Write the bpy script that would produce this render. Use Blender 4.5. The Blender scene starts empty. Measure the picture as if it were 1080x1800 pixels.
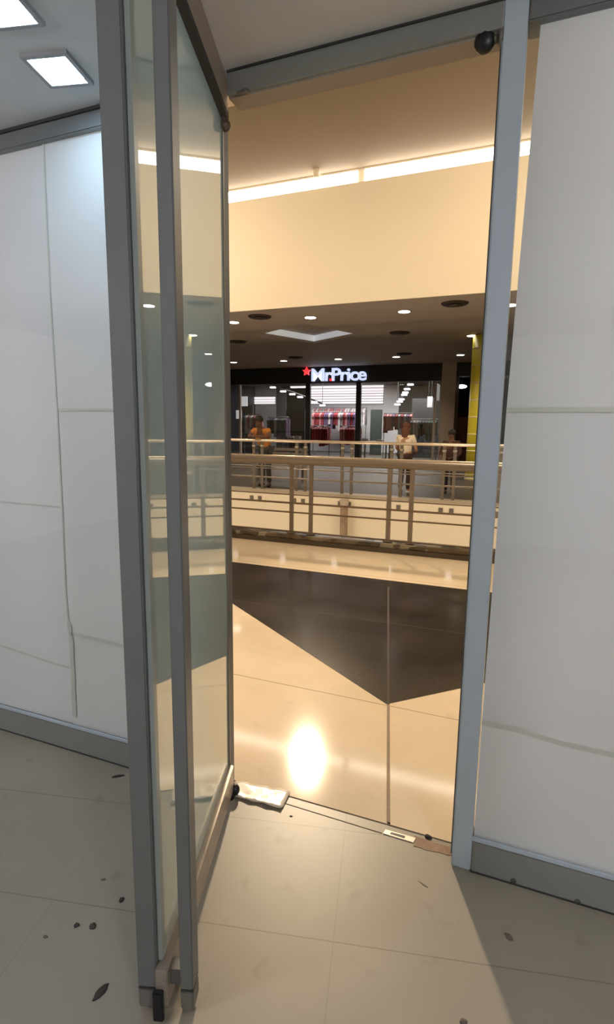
import bpy, bmesh, math, random
from mathutils import Vector, Matrix

random.seed(7)
S = bpy.context.scene
COL = S.collection
R = math.radians

# ------------------------------------------------------------------ camera
F_PX = 941.2
PITCH, ROLL, YAW = R(9.052), R(0.718), R(-21.656)
EYE = Vector((0, 0, 1.5))
_f = Vector((math.sin(YAW) * math.cos(PITCH), math.cos(YAW) * math.cos(PITCH), -math.sin(PITCH)))
_r0 = Vector((math.cos(YAW), -math.sin(YAW), 0))
_u0 = _r0.cross(_f)
CR = _r0 * math.cos(ROLL) + _u0 * math.sin(ROLL)
CU = _u0 * math.cos(ROLL) - _r0 * math.sin(ROLL)
cam_d = bpy.data.cameras.new('camera')
cam = bpy.data.objects.new('camera', cam_d)
COL.objects.link(cam)
m = Matrix.Identity(4)
for i in range(3):
    m[i][0] = CR[i]; m[i][1] = CU[i]; m[i][2] = -_f[i]; m[i][3] = EYE[i]
cam.matrix_world = m
cam_d.sensor_fit = 'VERTICAL'
cam_d.sensor_height = 36.0
cam_d.lens = F_PX / 1800 * 36.0
cam_d.clip_start = 0.02
S.camera = cam

# ------------------------------------------------------------------ world, exposure
w = bpy.data.worlds.new('world'); S.world = w; w.use_nodes = True
w.node_tree.nodes['Background'].inputs[0].default_value = (1.0, 0.8, 0.6, 1)
w.node_tree.nodes['Background'].inputs[1].default_value = 0.02
S.view_settings.view_transform = 'Standard'
S.view_settings.look = 'None'
S.view_settings.gamma = 1.0
S.view_settings.use_curve_mapping = False
S.view_settings.exposure = 0.0

WARM = (1.0, 0.79, 0.54)
COOL = (1.0, 0.965, 1.0)


def lamp(name, kind, loc, energy, color, target=None, **kw):
    d = bpy.data.lights.new(name, kind); d.energy = energy; d.color = color
    for k, v in kw.items(): setattr(d, k, v)
    o = bpy.data.objects.new(name, d); COL.objects.link(o); o.location = loc
    if target is not None:
        o.rotation_euler = (Vector(target) - Vector(loc)).to_track_quat('-Z', 'Y').to_euler()
    return o


# flood lamp in the cove over the atrium: throws the warm patch through the doorway
lamp('cove_flood_light', 'SPOT', (-4.35, 11.15, 6.5), 4900, WARM, (-0.5, 1.6, 0), spot_size=R(36), spot_blend=0.8, shadow_soft_size=0.2)
# added fill spots, unseen, high over the atrium
for x in (-12.5, -8.2, 1.6, 5.6):
    lamp('atrium_fill_light', 'SPOT', (x, 6.9, 6.6), 1450, WARM, (x * 0.75 - 1.0, 10.5, 2.2), spot_size=R(150), spot_blend=0.7, shadow_soft_size=1.4)
# added fill spots aimed up from the level below, unseen
for x in (-11.0, -6.5, -2.5, 1.5):
    lamp('lower_fill_light', 'SPOT', (x, 7.4, -4.0), 230, WARM, (x, 11.4, -0.3), spot_size=R(110), spot_blend=0.8, shadow_soft_size=0.4)
# downlights over the far gallery
for x, y in ((-12.0, 15.0), (-8.0, 15.0), (-3.6, 15.0), (0.5, 15.0), (-9.5, 20.5), (-5.0, 20.5)):
    lamp('gallery_downlight', 'SPOT', (x, y, 4.08), 370, WARM, (x, y, 0), spot_size=R(140), spot_blend=0.8, shadow_soft_size=0.3)
# invented fill lamps for the room, unseen behind the camera
ROOM_FILL = ((1.7, -1.0, 2.15, 670), (-2.7, -1.1, 2.15, 740))
for x, y, z, e in ROOM_FILL:
    lamp('room_fill_light', 'POINT', (x, y, z), e, COOL if x > 0 else (0.95, 0.92, 0.98), shadow_soft_size=0.16)

# ------------------------------------------------------------------ maths: photo pixel -> point on a plane of the place
def ray(x, y):
    return CR * ((x - 540) / F_PX) + CU * ((900 - y) / F_PX) + _f
def onY(x, y, Y):
    d = ray(x, y); return EYE + d * (Y / d.y)
def onZ(x, y, Z=0.0):
    d = ray(x, y); return EYE + d * ((Z - EYE.z) / d.z)

# ------------------------------------------------------------------ materials
def mat(name, col, rough=0.5, metal=0.0, var=0.0, vscale=3.0, coat=0.0, spec=0.5, emit=None, estr=0.0, bump=0.0, bscale=60.0):
    M = bpy.data.materials.new(name); M.use_nodes = True
    n = M.node_tree.nodes; l = M.node_tree.links; b = n['Principled BSDF']
    b.inputs['Base Color'].default_value = (*col, 1)
    b.inputs['Roughness'].default_value = rough
    b.inputs['Metallic'].default_value = metal
    b.inputs['Specular IOR Level'].default_value = spec
    if coat:
        b.inputs['Coat Weight'].default_value = coat; b.inputs['Coat Roughness'].default_value = 0.06
    if emit:
        b.inputs['Emission Color'].default_value = (*emit, 1); b.inputs['Emission Strength'].default_value = estr
    g = n.new('ShaderNodeNewGeometry')
    if var:
        t = n.new('ShaderNodeTexNoise'); t.inputs['Scale'].default_value = vscale; t.inputs['Detail'].default_value = 4
        r = n.new('ShaderNodeMapRange'); r.inputs[3].default_value = 1 - var; r.inputs[4].default_value = 1 + var * 0.5
        x = n.new('ShaderNodeVectorMath'); x.operation = 'SCALE'; x.inputs[0].default_value = col
        l.new(g.outputs['Position'], t.inputs['Vector']); l.new(t.outputs[0], r.inputs[0]); l.new(r.outputs[0], x.inputs['Scale'])
        l.new(x.outputs[0], b.inputs['Base Color'])
    if bump:
        t2 = n.new('ShaderNodeTexNoise'); t2.inputs['Scale'].default_value = bscale
        bp = n.new('ShaderNodeBump'); bp.inputs['Strength'].default_value = bump; bp.inputs['Distance'].default_value = 0.01
        l.new(g.outputs['Position'], t2.inputs['Vector']); l.new(t2.outputs[0], bp.inputs['Height']); l.new(bp.outputs[0], b.inputs['Normal'])
    return M


def emis(name, col, s):
    M = bpy.data.materials.new(name); M.use_nodes = True
    b = M.node_tree.nodes['Principled BSDF']
    b.inputs['Base Color'].default_value = (0.8, 0.8, 0.8, 1)
    b.inputs['Emission Color'].default_value = (*col, 1); b.inputs['Emission Strength'].default_value = s
    return M


def tile_mat(name, col, ang, su, sv, ou, ov, width, seam, rough, spec=0.5, var=0.12, stain=0.0, stain_col=(0.12, 0.09, 0.06)):
    """polished tile floor: seams along two directions of the floor, cloudy tone, a little grime"""
    M = mat(name, col, rough, spec=spec)
    n = M.node_tree.nodes; l = M.node_tree.links; b = n['Principled BSDF']
    g = n.new('ShaderNodeNewGeometry')
    def dot(v):
        d = n.new('ShaderNodeVectorMath'); d.operation = 'DOT_PRODUCT'; d.inputs[1].default_value = v
        l.new(g.outputs['Position'], d.inputs[0]); return d.outputs['Value']
    def mth(op, a, c=None):
        k = n.new('ShaderNodeMath'); k.operation = op
        for i, q in enumerate((a, c)):
            if q is None: continue
            if isinstance(q, (int, float)): k.inputs[i].default_value = q
            else: l.new(q, k.inputs[i])
        return k.outputs[0]
    masks = []
    for v, s, o in (((math.cos(ang), math.sin(ang), 0), su, ou), ((-math.sin(ang), math.cos(ang), 0), sv, ov)):
        if not s: continue
        fr = mth('FRACT', mth('ADD', mth('DIVIDE', mth('SUBTRACT', dot(v), o), s), 0.5))
        masks.append(mth('LESS_THAN', mth('ABSOLUTE', mth('SUBTRACT', fr, 0.5)), width / s / 2))
    mask = masks[0] if len(masks) == 1 else mth('MAXIMUM', mth('MULTIPLY', masks[0], 0.4), masks[1])
    t = n.new('ShaderNodeTexNoise'); t.inputs['Scale'].default_value = 2.2; t.inputs['Detail'].default_value = 6
    l.new(g.outputs['Position'], t.inputs['Vector'])
    r = n.new('ShaderNodeMapRange'); r.inputs[1].default_value = 0.3; r.inputs[2].default_value = 0.7
    r.inputs[3].default_value = 1 - var; r.inputs[4].default_value = 1 + var * 0.4
    l.new(t.outputs[0], r.inputs[0])
    x = n.new('ShaderNodeVectorMath'); x.operation = 'SCALE'; x.inputs[0].default_value = col; l.new(r.outputs[0], x.inputs['Scale'])
    cur = x.outputs[0]
    if stain:
        t2 = n.new('ShaderNodeTexNoise'); t2.inputs['Scale'].default_value = 9; t2.inputs['Detail'].default_value = 8
        l.new(g.outputs['Position'], t2.inputs['Vector'])
        r2 = n.new('ShaderNodeMapRange'); r2.inputs[1].default_value = 0.62; r2.inputs[2].default_value = 0.8; r2.inputs[4].default_value = stain
        l.new(t2.outputs[0], r2.inputs[0])
        mx0 = n.new('ShaderNodeMixRGB'); mx0.inputs[2].default_value = (*stain_col, 1)
        l.new(r2.outputs[0], mx0.inputs[0]); l.new(cur, mx0.inputs[1]); cur = mx0.outputs[0]
    mx = n.new('ShaderNodeMixRGB'); mx.inputs[2].default_value = (*seam, 1)
    l.new(mask, mx.inputs[0]); l.new(cur, mx.inputs[1]); l.new(mx.outputs[0], b.inputs['Base Color'])
    return M


def glass_mat(name, tint, base=None, power=4.0, lo=0.06, hi=0.95, rough=0.0):
    """window glass: mirror share rising with the grazing angle, over clear glass or a paper-backed pane"""
    M = bpy.data.materials.new(name); M.use_nodes = True
    n = M.node_tree.nodes; l = M.node_tree.links
    n.remove(n['Principled BSDF']); out = n['Material Output']
    gl = n.new('ShaderNodeBsdfGlossy'); gl.inputs['Roughness'].default_value = rough; gl.inputs['Color'].default_value = (*tint, 1)
    if base:
        b0 = n.new('ShaderNodeBsdfDiffuse'); b0.inputs['Color'].default_value = (*base, 1)
        b1 = n.new('ShaderNodeBsdfTranslucent'); b1.inputs['Color'].default_value = (*base, 1)
        bs = n.new('ShaderNodeMixShader'); bs.inputs[0].default_value = 0.5; l.new(b0.outputs[0], bs.inputs[1]); l.new(b1.outputs[0], bs.inputs[2])
    else:
        bs = n.new('ShaderNodeBsdfTransparent'); bs.inputs['Color'].default_value = (0.97, 0.98, 0.975, 1)
    lw = n.new('ShaderNodeLayerWeight'); lw.inputs['Blend'].default_value = 0.5
    p = n.new('ShaderNodeMath'); p.operation = 'POWER'; p.inputs[1].default_value = power; l.new(lw.outputs['Facing'], p.inputs[0])
    r = n.new('ShaderNodeMapRange'); r.inputs[3].default_value = lo; r.inputs[4].default_value = hi; l.new(p.outputs[0], r.inputs[0])
    mx = n.new('ShaderNodeMixShader'); l.new(r.outputs[0], mx.inputs[0]); l.new(bs.outputs[0], mx.inputs[1]); l.new(gl.outputs[0], mx.inputs[2])
    l.new(mx.outputs[0], out.inputs['Surface'])
    return M


ALU = mat('brushed_aluminium', (0.2, 0.21, 0.21), 0.42, 0.45, var=0.15, vscale=5)
ALU_L = mat('pale_aluminium', (0.5, 0.58, 0.65), 0.45, 0.25, var=0.1, vscale=6)
ALU_S = mat('sill_aluminium', (0.3, 0.31, 0.29), 0.42, 0.4, var=0.15, vscale=5)
ALU_D = mat('dull_aluminium', (0.17, 0.17, 0.165), 0.5, 0.5, var=0.2, vscale=6)
STEEL = mat('satin_steel', (0.4, 0.36, 0.32), 0.32, 0.6, var=0.1)
BLACK = mat('black_plastic', (0.008, 0.008, 0.01), 0.4)
SEAL_SHADE = mat('dark_seal_and_shade', (0.03, 0.03, 0.028), 0.7)
PAPER = mat('white_paper', (0.86, 0.83, 0.82), 0.75, var=0.05, vscale=2.5, bump=0.08, bscale=5)
PAPER2 = mat('white_paper_second_batch', (0.84, 0.815, 0.815), 0.75, var=0.06, vscale=2.0, bump=0.08, bscale=4)
PAPER_SHADE = mat('paper_seam_shade', (0.7, 0.69, 0.62), 0.5, var=0.15, vscale=12)  # darker strips painting the shade along the paper seams
CEIL = mat('shop_ceiling_paint', (0.55, 0.55, 0.55), 0.8, var=0.04, vscale=1.0)
WALL = mat('shop_wall_paint', (0.6, 0.6, 0.58), 0.85)
CREAM = mat('cream_paint', (0.85, 0.77, 0.63), 0.7, var=0.03, vscale=0.6)
BROWNC = mat('brown_ceiling_paint', (0.33, 0.27, 0.21), 0.8, var=0.06, vscale=0.8)
SOFF = mat('taupe_soffit_paint', (0.5, 0.43, 0.38), 0.7, var=0.05, vscale=0.8)
DOORGL = glass_mat('door_glass', (0.86, 0.88, 0.84), base=(0.84, 0.94, 0.9), power=2.0, lo=0.05, hi=1.0)
CLEAR = glass_mat('clear_glass', (0.9, 0.95, 0.95))
FLOOR_IN = tile_mat('shop_floor_tile', (0.28, 0.25, 0.196), R(13.32), 0.894, 0.4475, -0.105, 1.360, 0.004, (0.185, 0.16, 0.12), 0.4, var=0.12, stain=0.5)
FLOOR_OUT = tile_mat('mall_floor_tile', (0.8, 0.67, 0.5), 0.0, 0, 1.24, 0, 2.70, 0.007, (0.4, 0.31, 0.21), 0.075, var=0.08, stain=0.15)
FLOOR_FAR = tile_mat('gallery_floor_tile', (0.075, 0.066, 0.055), 0.0, 1.2, 1.2, 0, 0, 0.01, (0.05, 0.045, 0.03), 0.5, spec=0.2, var=0.1)
GRANITE = tile_mat('dark_granite', (0.033, 0.026, 0.022), 0.0, 0, 1.24, 0, 3.94, 0.012, (0.06, 0.048, 0.04), 0.17, spec=0.22, var=0.5, stain=0.25, stain_col=(0.09, 0.075, 0.065))

# ------------------------------------------------------------------ mesh builder
class MB:
    def __init__(self): self.bm = bmesh.new()
    def box(self, x0, x1, y0, y1, z0, z1, T=None, bev=0.0):
        c = Vector(((x0 + x1) / 2, (y0 + y1) / 2, (z0 + z1) / 2))
        mm = Matrix.Translation(c) @ Matrix.Diagonal((abs(x1 - x0), abs(y1 - y0), abs(z1 - z0), 1))
        r = bmesh.ops.create_cube(self.bm, size=1, matrix=(T @ mm) if T else mm)
        if bev:
            es = list({e for v in r['verts'] for e in v.link_edges})
            bmesh.ops.bevel(self.bm, geom=es, offset=bev, segments=2, affect='EDGES')
        return self
    def cyl(self, a, b, r, r2=None, seg=16):
        a, b = Vector(a), Vector(b); d = b - a
        mm = Matrix.Translation((a + b) / 2) @ d.to_track_quat('Z', 'Y').to_matrix().to_4x4()
        bmesh.ops.create_cone(self.bm, cap_ends=True, segments=seg, radius1=r, radius2=r if r2 is None else r2, depth=d.length, matrix=mm)
        return self
    def sphere(self, c, r, sc=(1, 1, 1), rot=None, seg=16):
        mm = Matrix.Translation(Vector(c))
        if rot: mm = mm @ rot
        bmesh.ops.create_uvsphere(self.bm, u_segments=seg, v_segments=max(6, seg * 2 // 3), radius=r, matrix=mm @ Matrix.Diagonal((*sc, 1)))
        return self
    def prism(self, pts, z0, z1):
        lo = [self.bm.verts.new((p[0], p[1], z0)) for p in pts]; hi = [self.bm.verts.new((p[0], p[1], z1)) for p in pts]
        n = len(pts)
        self.bm.faces.new(lo[::-1]); self.bm.faces.new(hi)
        for i in range(n): self.bm.faces.new((lo[i], lo[(i + 1) % n], hi[(i + 1) % n], hi[i]))
        return self
    def slab(self, quad, thick):
        """four points in a vertical plane Y=const (front face), given a thickness away from the viewer"""
        f = [self.bm.verts.new(q) for q in quad]; b = [self.bm.verts.new(Vector(q) + Vector((0, thick, 0))) for q in quad]
        n = len(quad)
        self.bm.faces.new(f); self.bm.faces.new(b[::-1])
        for i in range(n): self.bm.faces.new((f[i], b[i], b[(i + 1) % n], f[(i + 1) % n]))
        return self
    def tube(self, pts, r, seg=8):
        for a, b in zip(pts[:-1], pts[1:]): self.cyl(a, b, r, seg=seg)
        for p in pts[1:-1]: self.sphere(p, r, seg=seg)
        return self
    def build(self, name, m, parent=None, smooth=False):
        bmesh.ops.recalc_face_normals(self.bm, faces=self.bm.faces)
        me = bpy.data.meshes.new(name); self.bm.to_mesh(me); self.bm.free()
        if m: me.materials.append(m)
        o = bpy.data.objects.new(name, me); COL.objects.link(o)
        if smooth:
            for p in me.polygons: p.use_smooth = True
        if parent:
            o.parent = parent
            q = parent; off = Vector()
            while q: off += q.location; q = q.parent
            me.transform(Matrix.Translation(-off))
        return o


def empty(name, loc=(0, 0, 0)):
    o = bpy.data.objects.new(name, None); COL.objects.link(o); o.location = loc; o.empty_display_size = 0.1
    return o
def tag(o, label=None, cat=None, group=None, kind=None):
    if label: o['label'] = label
    if cat: o['category'] = cat
    if group: o['group'] = group
    if kind: o['kind'] = kind
    return o
def struct(o, label=None, cat=None): return tag(o, label, cat, None, 'structure')
def copy_tree(o, parent=None):
    c = o.copy(); COL.objects.link(c)
    if parent: c.parent = parent
    for ch in list(o.children): copy_tree(ch, c)
    return c

# ================================================================== THE SHOP (this side of the glass)
YS = 1.72           # inner face of the shopfront
ZC = 2.65           # shop ceiling
struct(MB().box(-6, 4, -4, 1.822, -0.12, 0).build('floor', FLOOR_IN), 'beige tiled floor of the empty shop', 'floor')
struct(MB().box(-6, 4, -4, 1.80, ZC, ZC + 0.1).build('ceiling', CEIL), 'grey painted ceiling of the empty shop', 'ceiling')
struct(MB().box(-6.1, -6, -4, 1.8, 0, ZC).build('wall_left', WALL), 'plain side wall of the shop, left of view', 'wall')
struct(MB().box(4, 4.1, -4, 1.8, 0, ZC).build('wall_right', WALL), 'plain side wall of the shop, right of view', 'wall')
struct(MB().box(-6.1, 4.1, -4.1, -4, 0, ZC).build('wall_back', WALL), 'plain wall at the back of the shop behind the viewer', 'wall')

# ---- head beam over the doorway and the shopfront frame
XJ0, XJ1 = -0.128, -0.064          # right jamb
XH = -1.0                           # hinge line
tr = empty('trim_1', (XH, YS, 2.575)); struct(tr, 'grey aluminium head beam spanning above the open doorway', 'beam')
MB().box(-0.985, XJ0, YS - 0.0, YS + 0.012, 2.578, 2.645).build('front_strip', ALU_S, tr)
MB().box(-0.985, XJ0, YS + 0.012, YS + 0.085, 2.572, 2.645).build('beam_body', mat('beam_underside', (0.36, 0.32, 0.27), 0.5, 0.3), tr)
MB().box(-0.985, XJ0, YS - 0.004, YS + 0.004, 2.643, 2.65).build('shadow_gap', SEAL_SHADE, tr)
p = onZ(432, 160, 2.5715)
MB().cyl((p.x, p.y, 2.566), (p.x, p.y, 2.5735), 0.012).box(p.x - 0.03, p.x + 0.012, p.y - 0.006, p.y + 0.006, 2.5685, 2.5735).build('pivot_plate', ALU_D, tr)

jb = empty('trim_2', (XJ0, YS, 0)); struct(jb, 'pale grey aluminium door jamb at the right of the doorway', 'jamb')
MB().box(XJ0, XJ1, YS, YS + 0.085, 0, ZC - 0.002, bev=0.004).build('jamb_post', ALU_L, jb)
MB().box(XJ0 - 0.006, XJ0 + 0.004, YS + 0.03, YS + 0.055, 0.02, 2.57).build('door_seal', ALU_D, jb)

# black round knob on a short stem near the head of the jamb
kb = empty('closer_knob', (XJ0, 1.76, 2.47)); tag(kb, 'small round black knob on a stem at the top of the right jamb', 'knob')
kc = onY(853, 73, 1.74)
st = onY(884, 66, 1.74)
MB().sphere(kc, 0.029, (1, 0.8, 1.05)).build('knob', BLACK, kb, True)
MB().cyl(kc, (XJ0 + 0.002, st.y, st.z), 0.011).build('stem', mat('olive_metal', (0.13, 0.13, 0.09), 0.5, 0.3), kb, True)
MB().cyl((XJ0 - 0.008, st.y, st.z), (XJ0 + 0.002, st.y, st.z), 0.024).build('rosette', ALU_D, kb, True)

# ---- papered fixed windows
def window(name, label, x0, x1, sheets, seam_lines, loc):
    wroot = empty(name, loc); struct(wroot, label, 'window')
    MB().box(x0, x1, YS, YS + 0.08, 0.0, 0.118, bev=0.004).build('sill_rail', ALU_S, wroot)
    MB().box(x0, x1, YS - 0.003, YS + 0.01, 0.0, 0.005).build('sill_shadow_line', SEAL_SHADE, wroot)  # dark strip standing in for the shadow line at the sill foot
    MB().box(x0, x1, YS + 0.0, YS + 0.008, 0.118, 0.130).build('glazing_bead', ALU_L, wroot)
    MB().box(x0, x1, YS, YS + 0.08, 2.578, 2.638, bev=0.004).build('head_rail', ALU, wroot)
    MB().box(x0, x1, YS - 0.003, YS + 0.006, 2.638, 2.65).build('shadow_gap', SEAL_SHADE, wroot)
    MB().box(x0, x1, YS + 0.012, YS + 0.018, 0.115, 2.58).build('glass_pane', CLEAR, wroot)
    for i, (q, dy, mt) in enumerate(sheets):
        bm_ = MB().slab([(a, YS + 0.024 + dy, b) for a, b in q], 0.0012)
        bm_.build('paper_sheet', mt, wroot)
    for pts, wd in seam_lines:
        t_ = MB()
        for (ax, az), (bx, bz) in zip(pts[:-1], pts[1:]):
            d = Vector((bx - ax, 0, bz - az)); nn = Vector((-d.z, 0, d.x)).normalized() * wd / 2
            a = Vector((ax, YS + 0.0208, az)); b = Vector((bx, YS + 0.0208, bz))
            t_.slab([a - nn, b - nn, b + nn, a + nn], 0.0008)
        t_.build('seam_shade_strip', PAPER_SHADE, wroot)
    return wroot

# left window: two columns of sheets meeting at x = -1.85
XV = -1.85
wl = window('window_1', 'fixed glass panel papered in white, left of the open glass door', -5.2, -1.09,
    [([(XV, 1.557), (-1.09, 1.557), (-1.09, 2.58), (XV + 0.02, 2.58)], 0.000, PAPER),
     ([(XV - 0.005, 0.557), (-1.09, 0.557), (-1.09, 1.562), (XV, 1.562)], 0.002, PAPER),
     ([(XV - 0.005, 0.118), (-1.09, 0.118), (-1.09, 0.562), (XV - 0.005, 0.562)], 0.004, PAPER),
     ([(-5.2, 1.144), (XV + 0.01, 1.144), (XV + 0.035, 2.58), (-5.2, 2.58)], 0.003, PAPER2),
     ([(-5.2, 0.43), (XV + 0.008, 0.40), (XV + 0.01, 1.148), (-5.2, 1.148)], 0.005, PAPER2),
     ([(-5.2, 0.118), (XV + 0.005, 0.118), (XV + 0.008, 0.412), (-5.2, 0.435)], 0.007, PAPER2)],
    [([(XV + 0.012, 0.16), (XV + 0.018, 0.4), (XV + 0.02, 0.56), (XV + 0.01, 0.62)], 0.022),
     ([(XV + 0.01, 0.62), (XV + 0.004, 0.75), (XV + 0.012, 1.1), (XV + 0.018, 1.557), (XV + 0.018, 2.05), (XV + 0.03, 2.58)], 0.007),
     ([(XV + 0.02, 0.565), (-1.70, 0.563), (-1.52, 0.555), (-1.09, 0.557)], 0.017),
     ([(XV + 0.02, 1.558), (-1.09, 1.558)], 0.010),
     ([(-5.2, 1.146), (XV, 1.142)], 0.006),
     ([(-5.2, 0.46), (-2.26, 0.43), (-1.95, 0.402), (XV, 0.40)], 0.009)], (-3.1, YS, 0))
# right window: the left edge of the paper runs slanting, leaving a sliver of clear glass beside the jamb
def rx(z): return -0.060 + 0.022 * max(0.0, min(1.0, (z - 0.9) / 1.6))
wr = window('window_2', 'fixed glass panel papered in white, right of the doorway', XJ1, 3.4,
    [([(rx(1.557), 1.557), (3.4, 1.557), (3.4, 2.58), (rx(2.58) + 0.006, 2.58)], 0.002, PAPER),
     ([(rx(0.53), 0.53), (3.4, 0.527), (3.4, 1.562), (rx(1.56), 1.562)], 0.004, PAPER2),
     ([(rx(0.1), 0.118), (3.4, 0.118), (3.4, 0.535), (rx(0.5), 0.535)], 0.000, PAPER)],
    [([(rx(1.557), 1.558), (3.4, 1.558)], 0.014),
     ([(rx(0.53), 0.54), (0.05, 0.54), (0.18, 0.525), (0.33, 0.522), (3.4, 0.53)], 0.017)], (0.4, YS, 0))
for px, py in ((903, 1548), (1016, 1585)):
    c = onY(px, py, YS)
    MB().cyl((c.x, YS - 0.004, c.z), (c.x, YS + 0.004, c.z), 0.009).build('screw_cap', mat('worn_screw', (0.07, 0.07, 0.068), 0.6, 0.3), wr, True)
MB().box(-1.09, -1.03, YS, YS + 0.085, 0, ZC - 0.002, bev=0.004).build('frame_post', ALU, wl)

# ---- the glass door, standing open into the shop
az = R(18.0)
HC = Vector((-1.019, 1.731, 0)); DU = Vector((math.sin(az), -math.cos(az), 0)); DN = Vector((math.cos(az), math.sin(az), 0))
TD = Matrix(((DU.x, DN.x, 0, HC.x), (DU.y, DN.y, 0, HC.y), (0, 0, 1, 0), (0, 0, 0, 1)))   # local: along door, out of its right face, up
dr = empty('door_1', HC); struct(dr, 'glass door with grey aluminium edge bars standing open into the shop', 'door')
MB().box(0.0, 0.808, -0.006, 0.004, 0.10, 2.56, TD).build('glass_pane', DOORGL, dr)
MB().box(0.79, 0.812, -0.0065, 0.0045, 0.145, 2.50, TD).build('glass_edge', mat('green_glass_edge', (0.3, 0.35, 0.33), 0.3, 0, spec=0.5), dr)
MB().box(0.0, 0.838, -0.008, 0.024, 0.035, 0.142, TD, 0.003).build('bottom_rail', mat('scuffed_rail', (0.5, 0.45, 0.39), 0.35, 0.7, var=0.35, vscale=14), dr)
MB().box(0.836, 0.85, -0.012, 0.014, 0.004, 0.088, TD, 0.002).build('rail_end_cap', BLACK, dr)
MB().box(0.0, 0.838, -0.016, 0.026, 2.535, 2.635, TD, 0.003).build('top_rail', mat('bronze_grey_rail', (0.33, 0.29, 0.25), 0.45, 0.5), dr)
MB().box(0.0, 0.838, -0.002, 0.0265, 2.517, 2.536, TD).build('top_gasket', SEAL_SHADE, dr)
MB().box(-0.008, 0.004, -0.009, 0.009, 0.142, 2.52, TD).build('hinge_stile', mat('hinge_edge', (0.2, 0.19, 0.17), 0.4, 0.4), dr)
for nm, o0, o1, s0, s1 in (('closing_stile', -0.058, -0.008, 0.775, 0.825), ('pull_bar', 0.052, 0.086, 0.772, 0.825)):
    b_ = MB().box(s0, s1, o0, o1, 0.075, 2.53, TD, 0.003).build(nm, ALU, dr)
    MB().box(s0 + 0.001, s1 - 0.001, o0 + 0.001, o1 - 0.001, 0.069, 0.0745, TD).build('gap_line', SEAL_SHADE, b_)
    MB().box(s0, s1, o0, o1, 0.012, 0.069, TD, 0.004).build('end_cap', mat(nm + '_cap', (0.22, 0.21, 0.19), 0.5, 0.5), b_)
MB().box(0.78, 0.818, 0.024, 0.053, 0.08, 0.125, TD, 0.002).build('bar_bracket', ALU_D, dr)
MB().box(0.78, 0.818, 0.026, 0.053, 2.46, 2.53, TD, 0.002).build('bar_bracket', ALU_D, dr)
MB().cyl(TD @ Vector((0.012, 0.008, 0.0)), TD @ Vector((0.012, 0.008, 0.036)), 0.018).sphere(TD @ Vector((0.0, 0.028, 0.03)), 0.02, (1, 1, 1.2)).build('floor_pivot', BLACK, dr, True)
MB().cyl(TD @ Vector((-0.004, 0.012, 2.49)), TD @ Vector((-0.004, 0.012, 2.545)), 0.016).sphere(TD @ Vector((-0.004, 0.016, 2.50)), 0.019).build('top_pivot', mat('pivot_brown', (0.1, 0.07, 0.05), 0.5, 0.3), dr, True)

# ---- square ceiling lights of the shop (aligned with the floor tiles)
LED = emis('led_panel_light', (0.5, 0.75, 1.0), 40.0)
TA = R(13.32)
def square_light(loc, label):
    r_ = empty('ceiling_light', (loc[0], loc[1], ZC)); tag(r_, label, 'ceiling light', 'square ceiling lights of the shop')
    T = Matrix.Translation((loc[0], loc[1], 0)) @ Matrix.Rotation(TA, 4, 'Z')
    h = 0.066
    fr = MB()
    for x0, x1, y0, y1 in ((-h - .014, -h, -h - .014, h + .014), (h, h + .014, -h - .014, h + .014), (-h, h, -h - .014, -h), (-h, h, h, h + .014)):
        fr.box(x0, x1, y0, y1, ZC - 0.012, ZC + 0.001, T)
    fr.build('trim_frame', mat('light_frame', (0.3, 0.3, 0.31), 0.5, 0.1), r_)
    q = MB().box(-h, h, -h, h, ZC - 0.008, ZC + 0.0005, T)
    es = [e for e in q.bm.edges if abs((e.verts[0].co - e.verts[1].co).z) > 0.004]
    bmesh.ops.bevel(q.bm, geom=es, offset=0.018, segments=4, affect='EDGES')
    q.build('diffuser', LED, r_)
square_light((-1.498, 1.513), 'small square white ceiling light fully in view, nearer the shopfront')
square_light((-1.430, 1.250), 'square white ceiling light cut off by the top left corner')
# globes of the invented fill lamps, hanging unseen behind the viewer
for x, y, z, e in ROOM_FILL:
    r_ = empty('fill_globe', (x, y, z)); tag(r_, 'added white globe fill lamp on a cord, unseen behind the viewer, %s' % ('on the right' if x > 0 else 'on the left'), 'lamp')
    MB().sphere((x, y, z), 0.15).build('added_globe', emis('fill_globe_glow', (0.92, 0.95, 1.0), 6.0), r_, True)
    MB().cyl((x, y, z + 0.14), (x, y, ZC), 0.006).cyl((x, y, ZC - 0.03), (x, y, ZC), 0.05).build('cord', WALL, r_, True)

# ---- threshold: floor joints, lock plate, shiny sheet, mortar, debris
DARKJ = mat('dark_joint', (0.07, 0.05, 0.035), 0.8)
struct(MB().box(-1.1, -0.05, 1.822, 1.829, -0.05, 0.0005).build('trim_3', DARKJ), 'thin dark joint where the shop floor meets the mall floor', 'joint')
g0, g1 = onZ(500, 1412), onZ(672, 1465)
d_ = (g1 - g0).normalized(); n_ = Vector((-d_.y, d_.x, 0)) * 0.0022
struct(MB().prism([g0 - n_, g1 - n_, g1 + n_, g0 + n_], 0.0, 0.0006).build('trim_4', DARKJ), 'thin crack line slanting across the threshold', 'joint')

def ground_poly(px): return [onZ(x, y) for x, y in px]
fl = empty('floor_lock_plate', onZ(702, 1470)); tag(fl, 'small pale metal strike plate with a dark slot set in the threshold', 'floor plate')
a, b, c, d = ground_poly(((678, 1459), (731, 1474), (727, 1482), (674, 1466)))
MB().prism([a, b, c, d], 0.0, 0.003).build('plate', mat('pale_plate', (0.75, 0.66, 0.55), 0.3, 0.5), fl)
a, b, c, d = ground_poly(((688, 1464), (713, 1471), (711, 1475), (686, 1467)))
MB().prism([a, b, c, d], 0.0028, 0.0036).build('slot', BLACK, fl)

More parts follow.
